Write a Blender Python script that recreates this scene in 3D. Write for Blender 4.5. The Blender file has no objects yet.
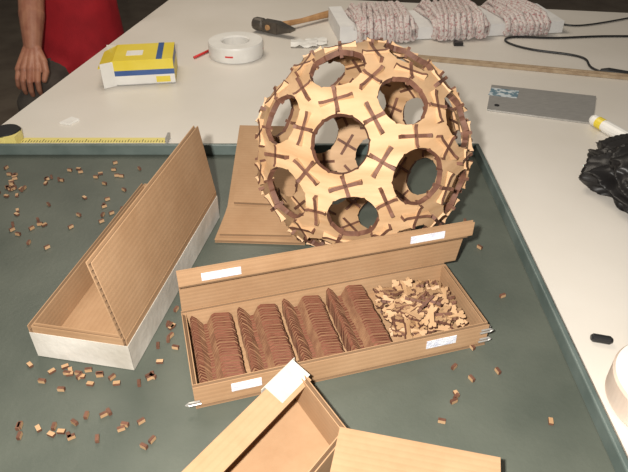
import bpy, bmesh, math, random
from mathutils import Vector, Matrix, noise
S=0.7; TZ=0.75
random.seed(7)
sc=bpy.context.scene
def V(*a): return Vector(a)
def W(p): return Vector(p)*S+Vector((0,0,TZ))

# ---------------- materials ----------------
def mat(name,col,rough=0.7,col2=None,scale=20,detail=4,bump=0.0,bscale=None,metal=0.0,spec=0.5,stretch=(1,1,1),lo=.35,hi=.65,coat=0):
    m=bpy.data.materials.new(name); m.use_nodes=True
    nt=m.node_tree; b=nt.nodes['Principled BSDF']
    b.inputs['Roughness'].default_value=rough; b.inputs['Metallic'].default_value=metal
    b.inputs['Specular IOR Level'].default_value=spec
    b.inputs['Coat Weight'].default_value=coat
    b.inputs['Base Color'].default_value=(*col,1)
    tc=nt.nodes.new('ShaderNodeTexCoord'); mp=nt.nodes.new('ShaderNodeMapping'); mp.inputs['Scale'].default_value=stretch
    nt.links.new(tc.outputs['Object'],mp.inputs['Vector'])
    if col2 is not None:
        n=nt.nodes.new('ShaderNodeTexNoise'); n.inputs['Scale'].default_value=scale; n.inputs['Detail'].default_value=detail
        nt.links.new(mp.outputs[0],n.inputs['Vector'])
        r=nt.nodes.new('ShaderNodeValToRGB'); r.color_ramp.elements[0].position=lo; r.color_ramp.elements[1].position=hi
        r.color_ramp.elements[0].color=(*col,1); r.color_ramp.elements[1].color=(*col2,1)
        nt.links.new(n.outputs['Fac'],r.inputs[0]); nt.links.new(r.outputs[0],b.inputs['Base Color'])
    if bump>0:
        n2=nt.nodes.new('ShaderNodeTexNoise'); n2.inputs['Scale'].default_value=bscale or scale*3; n2.inputs['Detail'].default_value=3
        nt.links.new(mp.outputs[0],n2.inputs['Vector'])
        bp=nt.nodes.new('ShaderNodeBump'); bp.inputs['Strength'].default_value=bump; bp.inputs['Distance'].default_value=.003
        nt.links.new(n2.outputs['Fac'],bp.inputs['Height']); nt.links.new(bp.outputs[0],b.inputs['Normal'])
    return m

def cardboard():
    m=bpy.data.materials.new('cardboard_liner'); m.use_nodes=True
    nt=m.node_tree; b=nt.nodes['Principled BSDF']; b.inputs['Roughness'].default_value=.75; b.inputs['Specular IOR Level'].default_value=.2
    uv=nt.nodes.new('ShaderNodeTexCoord')
    w=nt.nodes.new('ShaderNodeTexWave'); w.bands_direction='Y'; w.inputs['Scale'].default_value=26; w.inputs['Distortion'].default_value=.15; w.inputs['Detail'].default_value=0
    nt.links.new(uv.outputs['UV'],w.inputs['Vector'])
    n=nt.nodes.new('ShaderNodeTexNoise'); n.inputs['Scale'].default_value=9; n.inputs['Detail'].default_value=8; n.inputs['Roughness'].default_value=.7
    nt.links.new(uv.outputs['Object'],n.inputs['Vector'])
    r=nt.nodes.new('ShaderNodeValToRGB'); r.color_ramp.elements[0].position=.3;r.color_ramp.elements[1].position=.7
    r.color_ramp.elements[0].color=(.315,.185,.098,1); r.color_ramp.elements[1].color=(.39,.245,.14,1)
    nt.links.new(n.outputs['Fac'],r.inputs[0])
    mx=nt.nodes.new('ShaderNodeMix'); mx.data_type='RGBA'; mx.blend_type='MULTIPLY'
    r2=nt.nodes.new('ShaderNodeValToRGB'); r2.color_ramp.elements[0].color=(.95,.945,.94,1); r2.color_ramp.elements[1].color=(1,1,1,1); r2.color_ramp.elements[1].position=.4
    nt.links.new(w.outputs['Fac'],r2.inputs[0])
    mx.inputs[0].default_value=1
    nt.links.new(r.outputs[0],mx.inputs[6]); nt.links.new(r2.outputs[0],mx.inputs[7]); nt.links.new(mx.outputs[2],b.inputs['Base Color'])
    bp=nt.nodes.new('ShaderNodeBump'); bp.inputs['Strength'].default_value=.12; bp.inputs['Distance'].default_value=.001
    nt.links.new(w.outputs['Fac'],bp.inputs['Height']); nt.links.new(bp.outputs[0],b.inputs['Normal'])
    return m
M_card=cardboard()
M_flute=mat('cardboard_flute',(.14,.08,.04),.9)
M_tape=mat('white_paper_tape',(.62,.585,.53),.55,(.42,.385,.33),9,8,bump=.5,bscale=40)
M_velcro=mat('velcro_white',(.72,.72,.74),.9,(.50,.52,.62),90,bump=.5,bscale=400)
M_ply=mat('birch_ply',(.35,.205,.10),.6,(.50,.325,.185),8,8,stretch=(1,1,6),bump=.12,bscale=60,lo=.3,hi=.7)
M_burn=mat('laser_burnt_edge',(.080,.030,.016),.7,(.14,.06,.035),60)
M_burn2=mat('laser_cut_stack_edge',(.095,.028,.015),.6,(.20,.075,.045),50)
M_burn3=mat('laser_cut_stack_face',(.28,.15,.08),.6,(.17,.075,.042),50)
M_tray=mat('tray_green_grey',(.056,.066,.053),.5,(.092,.102,.082),6,10,bump=.15,bscale=120,lo=.3,hi=.7)
M_rim=mat('tray_rim_paint',(.07,.095,.087),.4,(.12,.15,.138),12,6,bump=.1,bscale=80)
M_table=mat('table_white_laminate',(.64,.595,.53),.42,(.69,.645,.585),3,5,bump=.03,bscale=90)
M_edge=mat('table_edge_band',(.35,.32,.28),.5)
M_floor=mat('floor_brown',(.10,.075,.055),.6,(.15,.12,.09),5,6)
M_wall=mat('wall_paint',(.5,.48,.44),.8,(.53,.51,.47),4)
M_metal=mat('brushed_steel',(.33,.32,.30),.35,(.42,.405,.38),40,metal=.4,stretch=(1,12,1))
M_dsteel=mat('dark_steel',(.10,.09,.08),.4,(.16,.14,.12),30,metal=.7)
M_black=mat('black_plastic',(.012,.012,.013),.4)
M_bag=mat('black_bag_film',(.010,.009,.009),.4,(.018,.016,.015),8,bump=.3,bscale=14,spec=.35)
M_wood=mat('handle_wood',(.40,.21,.09),.5,(.52,.30,.14),12,stretch=(4,1,1))
M_lath=mat('lath_wood',(.30,.21,.13),.6,(.42,.32,.21),20,stretch=(1,6,1))
M_white=mat('white_plastic',(.78,.76,.72),.45,(.72,.70,.66),20)
M_foam=mat('white_foam',(.75,.74,.72),.8,(.68,.67,.66),20,bump=.2)
M_yellow=mat('carton_yellow',(.72,.56,.04),.4,(.76,.61,.08),10)
M_blue=mat('carton_blue',(.03,.08,.24),.4,(.05,.11,.3),10)
M_red=mat('red_print',(.6,.03,.03),.5)
M_cream=mat('cream_roll',(.66,.55,.46),.6,(.60,.48,.39),20)
M_skin=mat('skin',(.42,.19,.115),.5,(.33,.13,.08),30,bump=.15,bscale=150)
M_shirt=mat('red_shirt',(.46,.012,.02),.85,(.36,.008,.015),12,bump=.3,bscale=300)
M_trs=mat('dark_trousers',(.065,.055,.045),.9,(.095,.08,.065),12,bump=.3,bscale=300)
M_hair=mat('dark_hair',(.03,.02,.015),.7)
M_eye=mat('eye_white',(.8,.78,.75),.3)
M_shoe=mat('shoe',(.03,.025,.02),.5)

# ---------------- mesh builder ----------------
class MB:
    def __init__(s): s.v=[];s.f=[];s.m=[];s.uv=[]
    def face(s,idx,m=0,uv=None):
        s.f.append(tuple(idx)); s.m.append(m); s.uv.append(uv)
    def poly(s,pts,m=0,uv=None):
        o=len(s.v); s.v+= [Vector(p) for p in pts]; s.face(range(o,o+len(pts)),m,uv)
    def box(s,P,U,Vv,N,lu,lv,ln,m=0,ms=None):
        o=len(s.v); ms=ms or [m]*6
        for c in (0,1):
            for b in (0,1):
                for a in (0,1): s.v.append(Vector(P)+U*(lu*a)+Vv*(lv*b)+N*(ln*c))
        s.face([o,o+2,o+3,o+1],ms[0],[(0,0),(0,lv),(lu,lv),(lu,0)])
        s.face([o+4,o+5,o+7,o+6],ms[1],[(0,0),(lu,0),(lu,lv),(0,lv)])
        s.face([o,o+4,o+6,o+2],ms[2],[(0,0),(ln,0),(ln,lv),(0,lv)])
        s.face([o+1,o+3,o+7,o+5],ms[3],[(0,0),(0,lv),(ln,lv),(ln,0)])
        s.face([o,o+1,o+5,o+4],ms[4],[(0,0),(lu,0),(lu,ln),(0,ln)])
        s.face([o+2,o+6,o+7,o+3],ms[5],[(0,0),(0,ln),(lu,ln),(lu,0)])
    def panel(s,P,U,Vv,lu,lv,t=.010,N=None):
        P=Vector(P);U=Vector(U).normalized();Vv=Vector(Vv).normalized()
        if N is None: N=U.cross(Vv).normalized()
        l=t*.19
        s.box(P,U,Vv,N,lu,lv,l,0); s.box(P+N*(t-l),U,Vv,N,lu,lv,l,0)
        n=max(2,int(lv/(t*1.15)))
        o=len(s.v); K=n*6
        for i in range(K+1):
            w=.5-.5*math.cos(i/6*2*math.pi)
            p=P+Vv*(lv*i/K)+N*(l+(t-2*l)*w)
            s.v+=[p+U*.0006,p+U*(lu-.0006)]
        for i in range(K): s.face([o+2*i,o+2*i+1,o+2*i+3,o+2*i+2],1)
    def tube(s,pts,r,n=8,m=0,closed=False,cap=True):
        pts=[Vector(p) for p in pts]; K=len(pts); o=len(s.v)
        rs=r if isinstance(r,(list,tuple)) else [r]*K
        prev=None
        for i,p in enumerate(pts):
            a=pts[(i-1)%K] if (closed or i>0) else p; b=pts[(i+1)%K] if (closed or i<K-1) else p
            d=(b-a).normalized()
            if prev is None:
                x=d.orthogonal().normalized()
            else:
                x=(prev-d*prev.dot(d)).normalized()
            prev=x; y=d.cross(x)
            for j in range(n):
                an=2*math.pi*j/n; s.v.append(p+(x*math.cos(an)+y*math.sin(an))*rs[i])
        for i in range(K if closed else K-1):
            for j in range(n):
                a=o+i*n+j;b=o+i*n+(j+1)%n;c=o+((i+1)%K)*n+(j+1)%n;d_=o+((i+1)%K)*n+j
                s.face([a,b,c,d_],m)
        if cap and not closed:
            s.face([o+j for j in range(n)][::-1],m); s.face([o+(K-1)*n+j for j in range(n)],m)
    def lathe(s,C,axis,prof,n=40,mats=None,closed=True,mfun=None):
        C=Vector(C);axis=Vector(axis).normalized();x=axis.orthogonal().normalized();y=axis.cross(x);o=len(s.v);K=len(prof)
        for j in range(n):
            an=2*math.pi*j/n; d=x*math.cos(an)+y*math.sin(an)
            for (r,h) in prof: s.v.append(C+d*r+axis*h)
        for j in range(n):
            for k in range(K if closed else K-1):
                k2=(k+1)%K; j2=(j+1)%n
                mi=mfun(j,k) if mfun else (mats[k] if mats else 0)
                s.face([o+j*K+k,o+j2*K+k,o+j2*K+k2,o+j*K+k2],mi)
    def prism(s,pts,ext,mt=0,ms=1,sides=None):
        o=len(s.v);n=len(pts)
        s.v+=[Vector(p) for p in pts]+[Vector(p)+ext for p in pts]
        s.face(list(range(o,o+n))[::-1],mt); s.face(range(o+n,o+2*n),mt)
        for i in range(n):
            j=(i+1)%n; s.face([o+i,o+j,o+n+j,o+n+i],sides[i] if sides else ms)
    def build(s,name,mats,smooth=False,fix=True,parent=None,metric=False):
        vs=[v.copy() if metric else W(v) for v in s.v]
        mn=Vector([min(v[i] for v in vs) for i in range(3)]);mx=Vector([max(v[i] for v in vs) for i in range(3)])
        c=Vector(((mn.x+mx.x)/2,(mn.y+mx.y)/2,mn.z))
        me=bpy.data.meshes.new(name); me.from_pydata([v-c for v in vs],[],s.f)
        for m in mats: me.materials.append(m)
        me.polygons.foreach_set('material_index',s.m)
        uvl=me.uv_layers.new(name='UVMap'); 
        for p,u in zip(me.polygons,s.uv):
            if u is not None:
                for li,q in zip(p.loop_indices,u): uvl.data[li].uv=q
        if smooth: me.polygons.foreach_set('use_smooth',[True]*len(me.polygons))
        me.update()
        if fix:
            bm=bmesh.new();bm.from_mesh(me);bmesh.ops.recalc_face_normals(bm,faces=bm.faces);bm.to_mesh(me);bm.free()
        ob=bpy.data.objects.new(name,me); sc.collection.objects.link(ob); ob.location=c
        if parent: 
            ob.parent=parent; ob.matrix_parent_inverse=Matrix.Translation(-parent.location)
        return ob
X=V(1,0,0);Y=V(0,1,0);Z=V(0,0,1)

# ---------------- room ----------------
fz=-TZ/S
b=MB(); b.box(V(-5,-3,fz-.05),X,Y,Z,12,13,.05); b.build('floor',[M_floor])
b=MB(); b.box(V(-5,10,fz),X,Y,Z,12,.1,3.8); b.build('wall_back',[M_wall])
b=MB(); b.box(V(-5.1,-3,fz),X,Y,Z,.1,13,3.8); b.build('wall_left',[M_wall])

# ---------------- work table ----------------
a=V(.17,.985,0).normalized(); q=V(.985,-.17,0).normalized()
P0=V(-1.19,2.09,-.052)-a*2.3
b=MB(); b.box(P0,q,a,Z,3.3,4.25,.04,0,[1,0,1,1,1,1])
for (i,j) in ((.08,.08),(3.15,.08),(.08,4.1),(3.15,4.1)):
    b.box(V(P0.x,P0.y,fz)+q*i+a*j,q,a,Z,.07,.07,-.052-fz,1)
b.box(P0+q*.1+a*.1-Z*.09,q,a,Z,3.1,.03,.09,1); b.box(P0+q*.1+a*4.1-Z*.09,q,a,Z,3.1,.03,.09,1)
b.box(P0+q*.1+a*.1-Z*.09,q,a,Z,.03,4.0,.09,1); b.box(P0+q*3.15+a*.1-Z*.09,q,a,Z,.03,4.0,.09,1)
b.build('work_table',[M_table,M_edge])
TT=-.012  # table top z

# ---------------- tray ----------------
b=MB(); x0,x1,y0,y1=-1.17,.565,.28,1.845; h=.040; t=.014
b.box(V(x0,y0,TT),X,Y,Z,x1-x0,y1-y0,-TT,0)
b.box(V(x0,y1-t,0),X,Y,Z,x1-x0,t,h,1); b.box(V(x0,y0,0),X,Y,Z,x1-x0,t,h,1)
b.box(V(x1-t,y0+t,0),X,Y,Z,t,y1-y0-2*t,h,1); b.box(V(x0,y0+t,0),X,Y,Z,t,y1-y0-2*t,h,1)
tray=b.build('green_work_tray',[M_tray,M_rim])
bv=tray.modifiers.new('b','BEVEL'); bv.width=.0025; bv.segments=2; bv.limit_method='ANGLE'

# ---------------- parts box (open, with lid) ----------------
u=V(.9624,.272,0).normalized(); v=V(-.272,.9624,0).normalized()
O=V(-.238,.770,.001); L=.648; D=.228; H2=.062; T=.011
def box_walls(b,O,u,v,L,D,H,T=.010):
    b.panel(O,u,v,L,D,T)
    b.panel(O+Z*T+v*T,u,Z,L,H-T,T)
    b.panel(O+Z*T+v*D,u,Z,L,H-T,T)
    b.panel(O+Z*T+v*(D-T)+u*0,-v,Z,D-2*T,H-T,T,N=u)
    b.panel(O+Z*T+v*(D-T)+u*(L-T),-v,Z,D-2*T,H-T,T,N=u)
b=MB(); box_walls(b,O,u,v,L,D,H2)
hp=O+v*(D+.001)+Z*(H2-.002)+u*.002
lv1=(Z-v*.16+u*.03).normalized(); 
def nrm(u_,l_):
    n_=u_.cross(l_).normalized()
    return -n_ if n_.dot(v)<0 else n_
b.panel(hp,u,lv1,L+.030,.094,.010,N=nrm(u,lv1))
lv2=(Z-v*.02).normalized(); ln2=nrm(u,lv2)
hp2=hp+lv1*.097-v*.014+u*.0
b.panel(hp2,u,lv2,L+.042,.038,.010,N=ln2)
b.box(hp2-Z*.004,u,v,Z,L+.03,.018,.003,1)
def strip(b,P,U,Vv,N,lu,lv,m): b.box(P,U,Vv,N,lu,lv,.0015,m)
strip(b,O+u*.075-v*.0015+Z*.030,u,Z,v,.062,.022,2); strip(b,O+u*.50-v*.0015+Z*.030,u,Z,v,.07,.022,2)
strip(b,hp2+u*.05-ln2*.0018+lv2*.008,u,lv2,ln2,.085,.020,2); strip(b,hp2+u*.53-ln2*.0018+lv2*.008,u,lv2,ln2,.085,.020,2)
for (pp,dd) in ((O+u*.0-v*.004+Z*.018,-u),(O+u*(L-.01)-v*.004+Z*.018,u),(O+u*(L-.01)-v*.004+Z*.045,u),(O+u*L+v*.02+Z*.03,u)):
    b.tube([pp-dd*.012,pp+dd*.012,pp+dd*.018+Z*.004,pp+dd*.012+Z*.008,pp-dd*.010+Z*.008],.0022,6,3)
b.build('cardboard_parts_box',[M_card,M_flute,M_velcro,M_metal])

# stacks of plates in it
b=MB(); C0=O+Z*(T+.001)
prof=[(0,0),(0,.036),(.005,.044),(.015,.034),(.028,.012),(.036,.013),(.048,.036),(.055,.040),(.088,.034),(.094,.026),(.094,0)]
sd=[1,1,0,2,0,2,0,1,1,1,1]
for g in range(4):
    s0=.016+g*.107
    for k in range(25):
        t0=.014+k*.0080
        ds=random.uniform(-.0012,.0012); dz=random.uniform(-.001,.0015)+(.006 if g==3 else 0)
        lean=.05
        pts=[C0+u*(s0+ds+p[0])+v*(t0+lean*p[1])+Z*(p[1]+(dz if p[1]>0 else 0)) for p in prof]
        b.prism(pts,v*.0052,2,1,sd)
b.build('stacked_plywood_plates',[M_burn2,M_burn2,M_burn3])

# loose connector pile
def bone(b,c,e1,e2,L=.05,w=.018,t=.0065):
    n=e1.cross(e2).normalized()
    o=[(-1,-1),(-.62,-1),(-.5,-.55),(.5,-.55),(.62,-1),(1,-1),(1,-.25),(.82,0),(1,.25),(1,1),(.62,1),(.5,.62),(-.5,.62),(-.62,1),(-1,1),(-1,.25),(-.82,0),(-1,-.25)]
    b.prism([c+e1*(x*L/2)+e2*(y*w/2)-n*t/2 for x,y in o],n*t,0,1)
b=MB()
for i in range(190):
    s_=random.uniform(.464,.608); t_=random.uniform(.042,.188)
    zz=.020+random.random()*.046*(1-abs(s_-.53)/.16)
    an=random.uniform(0,math.pi); til=random.gauss(0,.35); til2=random.gauss(0,.6)
    e1=(u*math.cos(an)+v*math.sin(an)+Z*til*.6).normalized()
    e2=(Z*til2+(-u*math.sin(an)+v*math.cos(an))).normalized(); e2=(e2-e1*e2.dot(e1)).normalized()
    bone(b,O+u*s_+v*t_+Z*(zz+.004),e1,e2)
b.build('loose_plywood_connectors',[M_ply,M_burn])

# ---------------- left long box with lid ----------------
w=V(.185,.983,0).normalized(); p=V(.983,-.185,0).normalized()
B=V(-.388,.872,.001); H1=.092; L1=.59; D1=.225
O1=B-p*D1
b=MB(); T=.011
b.panel(B,w,-p,L1,D1,T)
b.panel(B+Z*T,w,Z,L1,H1-T,T,N=-p)
b.panel(O1+Z*T,w,Z,L1,H1-T,T,N=p)
b.panel(O1+p*T+Z*T,p,Z,D1-2*T,H1-T,T,N=w)
b.panel(O1+p*T+Z*T+w*(L1-T),p,Z,D1-2*T,H1-T,T,N=w)
ld=(Z*.207-p*.030).normalized()
b.panel(B+Z*(H1+.001)-p*.001,w,ld,L1,.200,.013,N=-p)
b.box(O1-w*.0015+Z*.001,p,Z,w,D1+.0015,H1-.020,.0015,2)
b.box(B+Z*.001-w*.0015,w,Z,p,L1+.003,H1-.018,.0015,2)
b.build('cardboard_long_box',[M_card,M_flute,M_tape])

# ---------------- folded cardboard sheets behind ----------------
b=MB()
e=V(.985,-.05,0).normalized()
f1=V(-.275,1.33,.001)
d1=V(.02,.16,.006).normalized()
b.panel(f1,e,d1,.25,.15,.010)
b.panel(f1+V(.012,.014,.0115),V(.99,-.03,0).normalized(),V(.01,.16,.006).normalized(),.20,.125,.009)
d2=V(.0,.40,.062).normalized()
b.panel(f1+d1*.152+Z*.002,e,d2,.25,.42,.010)
b.panel(f1+d1*.152+V(.018,.012,.014),V(.98,-.08,0).normalized(),d2,.20,.39,.010)
b.build('folded_cardboard_sheets',[M_card,M_flute])

# ---------------- foreground box ----------------
b=MB()
A=V(-.038,.815,.001); e1=V(-.60,-.80,0).normalized(); e2=V(.53,-.85,0).normalized(); Hf=.088
n1=Z.cross(e1).normalized()
if n1.dot(e2)<0: n1=-n1
n2=Z.cross(e2).normalized()
if n2.dot(e1)<0: n2=-n2
b.panel(A,e1,Z,.60,Hf,.011,N=n1)
b.panel(A+e2*.004,e2,Z,.19,Hf,.011,N=n2)
b.panel(A+e2*.19,e1,Z,.60,Hf,.011,N=-n1)
b.poly([A,A+e1*.6,A+e1*.6+e2*.19,A+e2*.19],0)
fd=(n1-Z*.35).normalized(); fn=e1.cross(fd).normalized(); fn=fn if fn.z>0 else -fn
b.panel(A+Z*(Hf+.001)+e1*.012,e1,fd,.585,.050,.010,N=fn)
b.box(A+Z*(Hf-.045)-n1*.0016,e1,Z,n1,.10,.058,.0015,2)
b.box(A+Z*(Hf+.0115)-n1*.0016+e1*.006,e1,fd,fn,.085,.046,.0015,2)
b.box(A+Z*(Hf-.045)-n2*.0016,e2,Z,n2,.035,.0465,.0015,2)
b.box(A+Z*(Hf+.0003)-n2*.0016,e2,n2,Z,.035,.018,.0012,2)
F=A+e2*.195+Z*(Hf+.002)
fe=V(.97,-.22,0).normalized()
b.panel(F-fe*.02,fe,V(-.22,-.97,-.05),.275,.22,.011,N=Z)
b.build('open_cardboard_box',[M_card,M_flute,M_tape])

# ---------------- plywood ball ----------------
R=.267; BC=V(.119,1.355,R+.004)
phi=(1+5**.5)/2
ico=[]
for s1 in(-1,1):
    for s2 in(-1,1):
        ico+=[V(0,s1,s2*phi),V(s1,s2*phi,0),V(s2*phi,0,s1)]
ico=[x.normalized() for x in ico]
adj={i:[j for j in range(12) if j!=i and ico[i].dot(ico[j])>.4] for i in range(12)}
def hexc(i,j,k): return (ico[i]+ico[j]+ico[k]).normalized()
i0=0;j0=adj[0][0];k0=[k for k in adj[0] if k in adj[j0]][0]
sa=hexc(i0,j0,k0); sp=ico[i0]; st=(sp-sa*sp.dot(sa)).normalized()
SM=Matrix((sa,st,sa.cross(st))).transposed()
vf=V(-.08,-.878,.475).normalized(); vr=V(1,-.08,0).normalized(); vu=vf.cross(vr).normalized()
if vu.z<0: vu=-vu
ta=(vr*-.17+vu*.05+vf*.984).normalized(); tt=vr*math.cos(math.radians(39))+vu*math.sin(math.radians(39)); tt=(tt-ta*tt.dot(ta)).normalized()
TM=Matrix((ta,tt,ta.cross(tt))).transposed()
RM=TM@SM.transposed()
ico=[RM@x for x in ico]
rh=math.radians(13.8); rp=math.radians(12.5)
def circ(c,rho,d):
    tg=(d-c*d.dot(c)).normalized(); return c*math.cos(rho)+tg*math.sin(rho)
def arc(c,rho,d0,d1,n=12):
    a_=(d0-c*d0.dot(c)).normalized(); b_=(d1-c*d1.dot(c)).normalized(); out=[]
    for i in range(n+1):
        t_=.03+.94*i/n; g=a_.slerp(b_,t_)
        rr_=rho+(math.radians(.6) if i in (n//2,) else 0)
        out.append(c*math.cos(rr_)+g*math.sin(rr_))
    return out
b=MB(); edges={}
th=.013
for i in range(12):
    for j in adj[i]:
        k1,k2=[k for k in adj[i] if k in adj[j]]
        Tv=((ico[i]*2+ico[j])/3).normalized()
        m0=(ico[i]+ico[j]).normalized()
        T1=((ico[i]*2+ico[k1])/3).normalized();T2=((ico[i]*2+ico[k2])/3).normalized()
        m1=(Tv+T1).normalized();m2=(Tv+T2).normalized()
        h1=hexc(i,j,k1);h2=hexc(i,j,k2)
        loop=arc(h1,rh,m0,m1)+arc(ico[i],rp,m1,m2)+arc(h2,rh,m2,m0)
        pts=[BC+q_*(R*.985/q_.dot(Tv)) for q_ in loop]
        b.prism(pts,-Tv*th,0,1)
        for (m_,other,ca,cb,ra_,rb_) in ((m0,((ico[j]*2+ico[i])/3).normalized(),h1,h2,rh,rh),(m1,T1,ico[i],h1,rp,rh),(m2,T2,ico[i],h2,rp,rh)):
            key=tuple(round(x,3) for x in m_)
            if key in edges: continue
            pa=circ(ca,ra_,cb);pb=circ(cb,rb_,ca); mid=(pa+pb).normalized()
            edges[key]=(mid,(other-Tv).normalized(),(pb-pa).length)
for key,(m_,d,wd) in edges.items():
    d=(d-m_*d.dot(m_)).normalized(); c_=m_.cross(d)
    ang=math.radians(random.choice((-1,1))*8)
    for n_,(dd,ll) in enumerate(((d*math.cos(ang)+c_*math.sin(ang),.28*R),(c_*math.cos(ang)-d*math.sin(ang),wd*R*.95))):
        pp=m_.cross(dd); tk=.008
        base=BC+m_*(R*.93)
        o=[(-.5,0),(.5,0),(.5,.100*R),(.36,.088*R),(-.36,.088*R),(-.5,.100*R)]
        b.prism([base+dd*(x*ll)+m_*y-pp*tk/2 for x,y in o],pp*tk,0,1)
b.build('plywood_lattice_ball',[M_ply,M_burn])

# ---------------- scattered bits on tray ----------------
b=MB()
def bit(x,y,z=.001,s=.85):
    an=random.uniform(0,math.pi); U=V(math.cos(an),math.sin(an),0);Q=V(-math.sin(an),math.cos(an),0)
    if random.random()<.75:
        b.box(V(x,y,z),U,Q,Z,.017*s,.008*s,.010*s,1,[1,1,1,1,0,0])
    else:
        b.box(V(x,y,z),U,Q,Z,.017*s,.010*s,.007*s,1,[0,0,1,1,1,1])
def cluster(cx,cy,sx,sy,n):
    for i in range(n):
        x=random.gauss(cx,sx);y=random.gauss(cy,sy)
        if y<1.79 and x>-1.14 and x<.53:
            r=V(x,y,0)-B; aa=r.dot(w); bb=-r.dot(p)
            if -.02<aa<L1+.02 and -.02<bb<D1+.02: continue
            bit(x,y)
cluster(-.97,1.64,.10,.05,36); cluster(-.68,1.70,.09,.04,12); cluster(-.90,1.48,.14,.08,16)
cluster(-.62,1.56,.03,.06,8)
cluster(-.50,.855,.05,.025,26); cluster(-.39,.90,.03,.06,16); cluster(-.355,.95,.015,.07,18)
cluster(-.50,.72,.06,.03,12); cluster(-.44,.70,.08,.02,8);cluster(-.9,1.25,.12,.15,5)
for x,y in((.29,.79),(.26,.74),(.30,.87),(.47,.73),(.24,.66),(.36,.93),(.30,.80),(.42,1.55),(.44,1.42),(.28,.78),(.46,1.1),(-.33,1.05),(-.31,1.2),(-.34,1.3),(.40,.86),(.34,.84),(.46,1.3)): bit(x,y)
b.build('scattered_wood_offcuts',[M_ply,M_burn])

# ---------------- objects on table ----------------
b=MB(); 
b.box(V(-1.09,1.945,TT+.001),X,Y,Z,.56,.036,.002,0)
for i in range(54):
    b.box(V(-1.085+i*.0103,1.945,TT+.003),X,Y,Z,.0022,.022 if i%5==0 else .013,.0006,1)
b.box(V(-.534,1.938,TT+.001),X,Y,Z,.008,.050,.020,2)
b.lathe(V(-1.11,1.965,TT+.001),Z,[(.0001,0),(.047,0),(.052,.006),(.052,.036),(.047,.042),(.0001,.042)],32,mats=[1,1,0,1,1,1])
b.box(V(-1.13,1.915,TT+.001),X,Y,Z,.072,.05,.038,0)
M_bl=mat('measure_blade_yellow',(.70,.60,.20),.4)
b.build('tape_measure',[M_bl,M_black,M_metal])

b=MB(); b.prism([V(-.97,2.10,TT),V(-.93,2.09,TT),V(-.905,2.13,TT),V(-.94,2.15,TT)],Z*.008,0,0); b.build('paper_scrap',[M_white])

# yellow carton
b=MB(); ca=V(.97,.14,0).normalized(); cb=V(-.14,.97,0).normalized(); c0=V(-.85,2.47,TT+.001)
Lc,Dc,Hc,tt_=.25,.21,.105,.004
b.box(c0,ca,cb,Z,Lc,Dc,tt_,3)
for k,(zz,hh,mm) in enumerate(((0,.042,2),(.042,.023,1),(.065,.040,0))):
    b.box(c0+Z*(zz+tt_*.0),ca,cb,Z,Lc,tt_,hh,mm); b.box(c0+cb*(Dc-tt_)+Z*zz,ca,cb,Z,Lc,tt_,hh,mm)
    b.box(c0+ca*(Lc-tt_)+Z*zz+cb*tt_,ca,cb,Z,tt_,Dc-2*tt_,hh,(0,0,1)[k])
b.box(c0-cb*.0008+Z*.008+ca*.17,ca,cb,Z,.06,.0008,.026,0)
b.box(c0+Z*Hc,ca,cb,Z,Lc,Dc,tt_,0)
b.box(c0+Z*(Hc+tt_)+ca*.18+cb*.0,ca,cb,Z,.025,Dc,.001,1)
b.box(c0+Z*(Hc+tt_)+ca*.05+cb*.06,ca,cb,Z,.07,.06,.001,2)
b.box(c0+Z*Hc,(-ca-Z*.45).normalized(),cb,(Z-ca*.45).normalized(),.07,Dc,tt_,0)
b.box(c0+cb*0,(-ca-cb*.5).normalized(),Z,(cb-ca*.5).normalized(),.055,Hc,tt_,2)
b.box(c0+cb*(Dc-tt_),(-ca+cb*.4).normalized(),Z,(-cb-ca*.4).normalized(),.055,Hc,tt_,2)
b.build('yellow_carton',[M_yellow,M_blue,M_white,M_white])

# tape roll
b=MB(); random.seed(3)
flags=[random.random()<.3 for _ in range(64)]
b.lathe(V(-.375,2.86,TT+.001),Z,[(.065,0),(.128,0),(.131,.02),(.131,.028),(.131,.036),(.131,.062),(.128,.070),(.07,.070),(.065,.064)],64,mfun=lambda j,k:(1 if k==3 and flags[j] else 0))
b.build('masking_tape_roll',[M_white,M_red],smooth=False)
b=MB(); b.tube([V(-.57,2.80,TT+.008),V(-.54,2.85,TT+.008),V(-.51,2.90,TT+.008)],.006); b.build('red_pencil_stub',[M_red],smooth=True)

# hammer
b=MB(); hc=V(-.22,3.17,TT+.04); hx=V(.85,-.52,0).normalized(); hy=V(.52,.85,0).normalized()
b.tube([hc-hx*.11,hc-hx*.10,hc-hx*.055,hc-hx*.04],[.030,.034,.034,.024],12,0)
b.box(hc-hx*.045-hy*.026-Z*.028,hx,hy,Z,.09,.052,.056,0)
b.prism([hc+hx*.045-Z*.028-hy*.024,hc+hx*.13-Z*.006-hy*.024,hc+hx*.13+Z*.006-hy*.024,hc+hx*.045+Z*.028-hy*.024],hy*.048,0,0)
hd=V(.72,.62,0).normalized()
b.tube([hc-hd*.035,hc+hd*.05-Z*.003,hc+hd*.2-Z*.01,hc+hd*.36-Z*.01,hc+hd*.47-Z*.012,hc+hd*.49-Z*.012],[.014,.016,.013,.018,.021,.014],10,1)
b.build('hammer',[M_dsteel,M_wood],smooth=False)

# crumpled paper
b=MB(); 
for (x,y,r_) in ((-.05,3.0,.06),(.01,3.03,.05)):
    o=len(b.v); n=7
    for i in range(n):
        for j in range(n): b.v.append(V(x+(i/(n-1)-.5)*r_*2.2,y+(j/(n-1)-.5)*r_*1.6,TT+.002+random.random()*.02))
    for i in range(n-1):
        for j in range(n-1): b.face([o+i*n+j,o+i*n+j+1,o+(i+1)*n+j+1,o+(i+1)*n+j],0)
b.build('crumpled_paper',[M_white],smooth=True)

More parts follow.
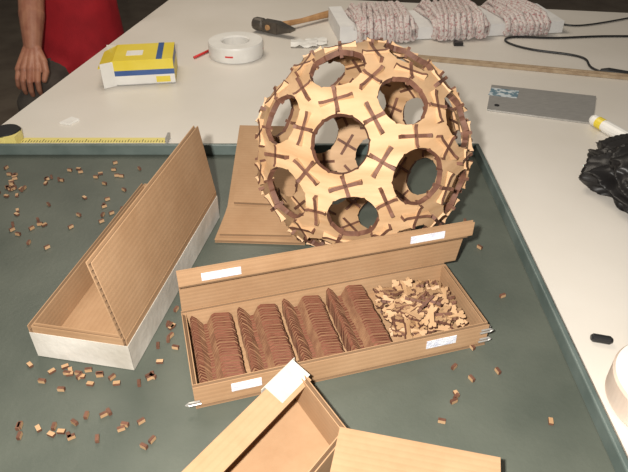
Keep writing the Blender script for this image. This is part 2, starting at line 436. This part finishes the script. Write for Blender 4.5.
# rope board
M_rope=mat('rope_braid',(.62,.56,.53),.9,(.42,.20,.20),120,2,bump=.6,bscale=250,lo=.50,hi=.68)
b=MB(); bu=V(.985,.14,0).normalized(); bw=V(-.14,.985,0).normalized(); R0=V(.13,3.02,TT+.003)
PL,PW,PH=1.19,.30,.060
b.box(R0,bu,bw,Z,.07,PW+.06,PH+.02,0); b.box(R0+bu*.07,bu,bw,Z,PL-.14,PW,PH,0); b.box(R0+bu*(PL-.07),bu,bw,Z,.07,PW+.03,PH,0)
for (s0,s1,lay) in ((.085,.39,4),(.475,.77,4),(.86,1.10,3)):
    for l in range(lay):
        n=int((s1-s0)/.027)
        for k in range(n):
            s_=s0+(k+.5)*(s1-s0)/n; off=.010+l*.013
            sh=random.uniform(-.012,.012)+(.022 if l%2 else -.022)
            ins=l*.010; lo_,hi_=s0+ins,s1-ins
            loop=[]
            for (yy,zz) in ((-off,PH*.5),(-off,PH),( .02,PH+off),(PW*.5,PH+off+random.random()*.010),(PW-.02,PH+off),(PW+off,PH),(PW+off,PH*.5),(PW+off,.014),(PW*.5,.012),(-off,.014)):
                loop.append(R0+bu*(min(max(s_+sh*(yy/PW-.5)*2,lo_),hi_))+bw*yy+Z*zz)
            b.tube(loop,.0115,8,1,closed=True)
b.build('rope_wound_board',[M_foam,M_rope],smooth=False)

def crv(name,pts,r,m):
    c=bpy.data.curves.new(name,'CURVE'); c.dimensions='3D'; c.bevel_depth=r; c.bevel_resolution=3
    sp=c.splines.new('NURBS'); sp.points.add(len(pts)-1)
    for i,pt in enumerate(pts): sp.points[i].co=(*W(pt),1)
    sp.order_u=4; sp.use_endpoint_u=True; c.materials.append(m)
    o=bpy.data.objects.new(name,c); sc.collection.objects.link(o); return o
zc=TT+.007
crv('black_cable',[V(1.9,3.1,zc),V(1.65,3.12,zc),V(1.42,3.12,zc),V(1.22,3.07,zc),V(1.02,3.13,zc),V(.94,3.04,zc),V(1.06,2.90,zc),V(1.22,2.86,zc),V(1.32,2.78,zc),V(1.24,2.66,zc),V(1.32,2.60,zc)],.0036,M_black)
crv('black_cord',[V(1.25,3.65,zc),V(1.28,3.42,zc),V(1.36,3.25,zc),V(1.5,3.3,zc),V(1.8,3.45,zc)],.0032,M_black)
b=MB(); b.tube([V(1.29,2.62,zc+.006),V(1.32,2.61,zc+.006),V(1.39,2.57,zc+.006),V(1.41,2.56,zc+.006)],[.008,.016,.016,.010],10); b.build('cable_plug',[M_black])
b=MB(); pt=V(.70,2.98,TT+.002); b.box(pt,X,Y,Z,.045,.025,.016); b.box(pt+V(.012,.025,.0),X,Y,Z,.015,.04,.010); b.build('black_clip',[M_black])

b=MB(); la=V(.35,2.82,TT+.001); ld_=V(.947,-.26,0).normalized(); b.box(la,ld_,Z.cross(ld_),Z,1.5,.035,.014); 
b.box(la+ld_*.0+Z.cross(ld_)*.012+Z*.014,ld_,Z.cross(ld_),Z,1.5,.010,.006); b.build('wooden_lath',[M_lath])

b=MB(); b.prism([V(.687,2.22,TT+.001),V(1.06,2.095,TT+.001),V(1.17,2.35,TT+.001),V(.765,2.47,TT+.001)],Z*.006,0,0)
b.prism([V(.725,2.36,TT+.0075),V(.835,2.325,TT+.0075),V(.865,2.40,TT+.0075),V(.757,2.435,TT+.0075)],Z*.001,1,1)
M_lab=mat('printed_label',(.55,.6,.62),.5,(.12,.2,.25),70,lo=.45,hi=.55)
b.lathe(V(.735,2.255,TT+.0072),Z,[(.0001,0),(.010,0),(.010,.002),(.0001,.002)],16,mats=[2]*4)
b.build('steel_plate',[M_metal,M_lab,M_black])

# marker pen
b=MB(); m0_=V(1.06,2.09,TT+.022); md=V(.12,-.30,0).normalized()
b.tube([m0_-md*.01,m0_,m0_+md*.06,m0_+md*.061,m0_+md*.20,m0_+md*.22,m0_+md*.235],[.016,.021,.021,.023,.023,.012,.008],14,0)
b.tube([m0_+md*.02,m0_+md*.05],[.0215,.0215],14,1)
b.build('white_marker_pen',[M_white,M_yellow],smooth=False)

# black bag : slumped folded film
bm=bmesh.new(); bmesh.ops.create_icosphere(bm,subdivisions=6,radius=1)
for vt in bm.verts:
    c=vt.co.copy()
    wv=V(c.x*1.3+noise.noise(c*1.7)*.8,c.y*1.3,c.z*.8)
    n_=noise.noise(c*1.1+V(3,3,3))*.40-abs(noise.noise(wv*1.9+V(4,2,1)))*.42-abs(noise.noise(wv*4.2+V(1,7,3)))*.08
    rad=(1.12+n_)
    zz=c.z*rad
    vt.co=V(c.x*rad*.20,c.y*rad*.21,max(zz*.09,-.045-.004*noise.noise(c*3))+.045)
me=bpy.data.meshes.new('bag'); bm.to_mesh(me); bm.free()
for pl in me.polygons: pl.use_smooth=True
me.transform(Matrix.Scale(S,4)); me.materials.append(M_bag)
zmin=min(vv.co.z for vv in me.vertices)
bo=bpy.data.objects.new('black_plastic_bag',me); sc.collection.objects.link(bo); bo.location=W(V(1.065,1.63,TT))-Z*zmin+Z*.001

b=MB(); b.tube([V(.635,.972,TT+.010),V(.64,.971,TT+.010),V(.675,.962,TT+.010),V(.68,.961,TT+.010)],[.006,.010,.010,.006],12); b.build('black_rubber_plug',[M_black],smooth=False)
b=MB(); b.lathe(V(.728,.79,TT+.001),Z,[(.085,0),(.118,0),(.122,.006),(.122,.062),(.118,.068),(.09,.068),(.085,.064)],64,mats=[0,0,0,0,1,1,1]); b.build('adhesive_tape_roll',[M_cream,M_white],smooth=False)

# ---------------- person ----------------
def cap_mesh(bm,a,b_,ra,rb,sx=1.0):
    a=Vector(a);b_=Vector(b_); d=b_-a; Ln=d.length
    if Ln<1e-6: d=Vector((0,0,1))
    d=d.normalized(); x=X-d*X.dot(d)
    if x.length<.2: x=Y-d*Y.dot(d)
    x.normalize(); y=d.cross(x)
    rings=[]; N=16
    prof=[]
    for i in range(5): t_=math.pi/2*(1-i/5); prof.append((a-d*ra*math.sin(t_),ra*math.cos(t_)))
    prof.append((a,ra)); prof.append(((a+b_)/2,(ra+rb)/2)); prof.append((b_,rb))
    for i in range(1,6): t_=math.pi/2*i/5; prof.append((b_+d*rb*math.sin(t_),rb*math.cos(t_)))
    for c,r in prof:
        r=max(r,1e-5)
        rings.append([bm.verts.new(c+(x*math.cos(2*math.pi*k/N)*sx+y*math.sin(2*math.pi*k/N))*r) for k in range(N)])
    for i in range(len(rings)-1):
        for k in range(N):
            bm.faces.new([rings[i][k],rings[i][(k+1)%N],rings[i+1][(k+1)%N],rings[i+1][k]])
    bm.faces.new(rings[0][::-1]); bm.faces.new(rings[-1])
def remeshed(name,caps,vox,mats,smooth=4,parent=None):
    bm=bmesh.new()
    for c in caps: cap_mesh(bm,*c[:5])
    me=bpy.data.meshes.new(name+'_tmp'); bm.to_mesh(me); bm.free()
    o=bpy.data.objects.new(name+'_tmp',me); sc.collection.objects.link(o)
    r=o.modifiers.new('r','REMESH'); r.mode='VOXEL'; r.voxel_size=vox
    s_=o.modifiers.new('s','SMOOTH'); s_.iterations=smooth; s_.factor=.5
    dg=bpy.context.evaluated_depsgraph_get(); m2=bpy.data.meshes.new_from_object(o.evaluated_get(dg))
    bpy.data.objects.remove(o)
    m2.name=name; m2.materials.clear()
    for m in mats: m2.materials.append(m)
    for pl in m2.polygons:
        pl.use_smooth=True; c=pl.center; best=9e9;lab=0
        for a,b_,ra,rb,sx,lb in caps:
            d=b_-a; t_=max(0,min(1,(c-a).dot(d)/max(d.length_squared,1e-9)))
            ds=(c-(a+d*t_)).length-(ra+(rb-ra)*t_)*(1 if sx<=1.01 else (1+sx)/2)
            if ds<best: best=ds;lab=lb
        pl.material_index=lab
    ob=bpy.data.objects.new(name,m2); sc.collection.objects.link(ob)
    if parent: ob.parent=parent; ob.matrix_parent_inverse=Matrix.Translation(-parent.location)
    return ob
per=bpy.data.objects.new('seated_person',None); sc.collection.objects.link(per); per.location=W(V(-1.42,3.6,fz))
def c(a,b_,ra,rb,sx,l): return (W(V(*a)),W(V(*b_)),ra,rb,sx,l)
body=[
 c((-1.41,3.62,-.27),(-1.41,3.63,-.12),.135,.135,1.25,1),
 c((-1.40,3.58,-.22),(-1.40,3.62,.05),.16,.145,1.2,0),
 c((-1.41,3.64,.05),(-1.41,3.63,.30),.135,.125,1.35,0),
 c((-1.60,3.63,.36),(-1.22,3.63,.36),.062,.062,1,0),
 c((-1.41,3.62,.40),(-1.40,3.58,.55),.062,.055,1,2),
 c((-1.63,3.62,.37),(-1.55,3.43,.28),.068,.058,1,0),
 c((-1.55,3.43,.28),(-1.48,3.30,.20),.050,.042,1,2),
 c((-1.19,3.62,.37),(-1.08,3.52,.27),.068,.058,1,0),
 c((-1.08,3.52,.27),(-1.03,3.46,.22),.05,.042,1,2),
 c((-1.03,3.46,.22),(-1.28,3.36,.44),.042,.028,1,2),
 c((-1.52,3.58,-.31),(-1.50,3.02,-.34),.088,.064,1,1),
 c((-1.30,3.58,-.31),(-1.14,3.06,-.36),.088,.064,1,1),
 c((-1.50,3.02,-.34),(-1.50,3.04,-.92),.062,.045,1,1),
 c((-1.14,3.06,-.36),(-1.16,3.08,-.92),.062,.045,1,1),
 c((-1.50,3.07,-.985),(-1.50,2.82,-1.01),.046,.036,1.1,3),
 c((-1.16,3.11,-.985),(-1.15,2.86,-1.01),.046,.036,1.1,3),
]
remeshed('body',body,.013,[M_shirt,M_trs,M_skin,M_shoe],5,per)
wr=(-1.475,3.12,-.065)
hand=[c((-1.48,3.30,.20),(-1.478,3.22,.08),.046,.044,1,0),c((-1.478,3.22,.08),wr,.044,.030,1.05,0)]
mc=[(.051,0.0),(.017,.008),(-.017,.004),(-.050,-.008)]; rr=[.0105,.0108,.0102,.009]; ln=[1,1.08,1.0,.8]
for k,(dx,dy) in enumerate(mc):
    M0=(-1.475+dx,3.0-dy,-.135-abs(dx)*.15)
    hand.append(c((wr[0]+dx*.45,wr[1]-.015,wr[2]-.01),M0,.020,.0145,1,0))
    l=ln[k]; sp=dx*.18
    p1=(M0[0]+sp*.4,M0[1]-.045*l,M0[2]-.045*l); p2=(p1[0]+sp*.2-.004,p1[1]-.002,p1[2]-.042*l); p3=(p2[0]-.004,p2[1]+.014,p2[2]-.026*l)
    hand+= [c(M0,p1,rr[k]+.002,rr[k],1,0),c(p1,p2,rr[k],rr[k]-.001,1,0),c(p2,p3,rr[k]-.001,rr[k]-.0025,1,0)]
hand+= [c((-1.445,3.10,-.085),(-1.402,3.04,-.115),.018,.015,1,0),c((-1.402,3.04,-.115),(-1.380,2.99,-.15),.0130,.012,1,0),c((-1.380,2.99,-.15),(-1.384,2.955,-.18),.0115,.0095,1,0)]
remeshed('right_forearm_and_hand',hand,.0028,[M_skin],3,per)
lh=[c((-1.15,3.41,.33),(-1.28,3.36,.44),.036,.026,1,0)]
for k in range(4):
    M0=(-1.335+k*.006,3.30+.03*k,.50)
    lh+= [c((-1.28,3.36,.44),M0,.018,.012,1,0),c(M0,(M0[0]-.05,M0[1]-.012,M0[2]+.03),.010,.009,1,0),c((M0[0]-.05,M0[1]-.012,M0[2]+.03),(M0[0]-.085,M0[1]+.0,M0[2]+.005),.009,.008,1,0)]
lh+= [c((-1.29,3.34,.46),(-1.29,3.31,.53),.014,.011,1,0),c((-1.29,3.31,.53),(-1.31,3.32,.575),.011,.009,1,0)]
remeshed('left_forearm_and_hand',lh,.0035,[M_skin],2,per)
hcn=V(-1.40,3.52,.72)
def hh(x,y,z): return (hcn.x+x,hcn.y+y,hcn.z+z)
head=[c(hh(0,.03,.05),hh(0,.0,.04),.088,.085,.9,1),c(hh(0,-.01,-.02),hh(0,-.02,-.08),.072,.052,.9,0),c(hh(0,-.045,-.10),hh(0,-.05,-.12),.036,.03,1.1,0),
 c(hh(0,-.045,.03),hh(0,-.045,.0),.066,.066,.9,0),
 c(hh(0,-.125,.015),hh(0,-.152,-.032),.008,.014,1,0),c(hh(-.125,.0,.0),hh(-.125,.01,-.04),.013,.010,1,0),c(hh(.125,.0,.0),hh(.125,.01,-.04),.013,.010,1,0),
 c(hh(-.025,-.118,-.075),hh(.025,-.118,-.075),.008,.008,1,0)]
remeshed('head',head,.005,[M_skin,M_hair],3,per)
for sx in(-1,1):
    bm=bmesh.new(); bmesh.ops.create_uvsphere(bm,u_segments=16,v_segments=10,radius=.012)
    me=bpy.data.meshes.new('eye'); bm.to_mesh(me); bm.free(); me.materials.append(M_eye)
    o=bpy.data.objects.new('eye_%d'%(1 if sx<0 else 2),me); sc.collection.objects.link(o); o.location=W(V(*hh(sx*.045,-.118,.015))); o.parent=per; o.matrix_parent_inverse=Matrix.Translation(-per.location)
# stool
b=MB(); cz=-.452
b.box(V(-1.70,3.34,cz-.035),X,Y,Z,.58,.54,.035)
for (x,y) in((-1.68,3.36),(-1.15,3.36),(-1.68,3.85),(-1.15,3.85)): b.tube([V(x,y,fz+.0),V(x,y,cz-.035)],.022,10,1)
for y in (3.36,3.85): b.tube([V(-1.68,y,-.85),V(-1.15,y,-.85)],.014,8,1)
b.build('stool',[M_wood,M_dsteel])

# ---------------- lights ----------------
def area(name,loc,target,size,en,col):
    l=bpy.data.lights.new(name,'AREA'); l.size=size; l.energy=en; l.color=col
    o=bpy.data.objects.new(name,l); sc.collection.objects.link(o); o.location=loc
    o.rotation_euler=(Vector(target)-Vector(loc)).to_track_quat('-Z','Y').to_euler(); return o
area('camera_flash',W(V(-.12,-.02,1.10)),W(V(0.08,1.9,0)),.03,29,(1,.955,.885))
area('ceiling_lamp',(-.6,2.4,2.9),(-.2,1.8,.7),1.2,30,(1,.89,.74))
wd=bpy.data.worlds.new('w'); sc.world=wd; wd.use_nodes=True
wd.node_tree.nodes['Background'].inputs[0].default_value=(1,.93,.84,1); wd.node_tree.nodes['Background'].inputs[1].default_value=.15

# ---------------- camera ----------------
cm=bpy.data.cameras.new('cam'); cm.sensor_width=36; cm.lens=600/628*36; cm.clip_start=.02
co=bpy.data.objects.new('camera',cm); sc.collection.objects.link(co); co.location=W(V(0,0,1))
co.rotation_euler=(math.radians(90-36.3),0,0); sc.camera=co
sc.view_settings.view_transform='Standard'
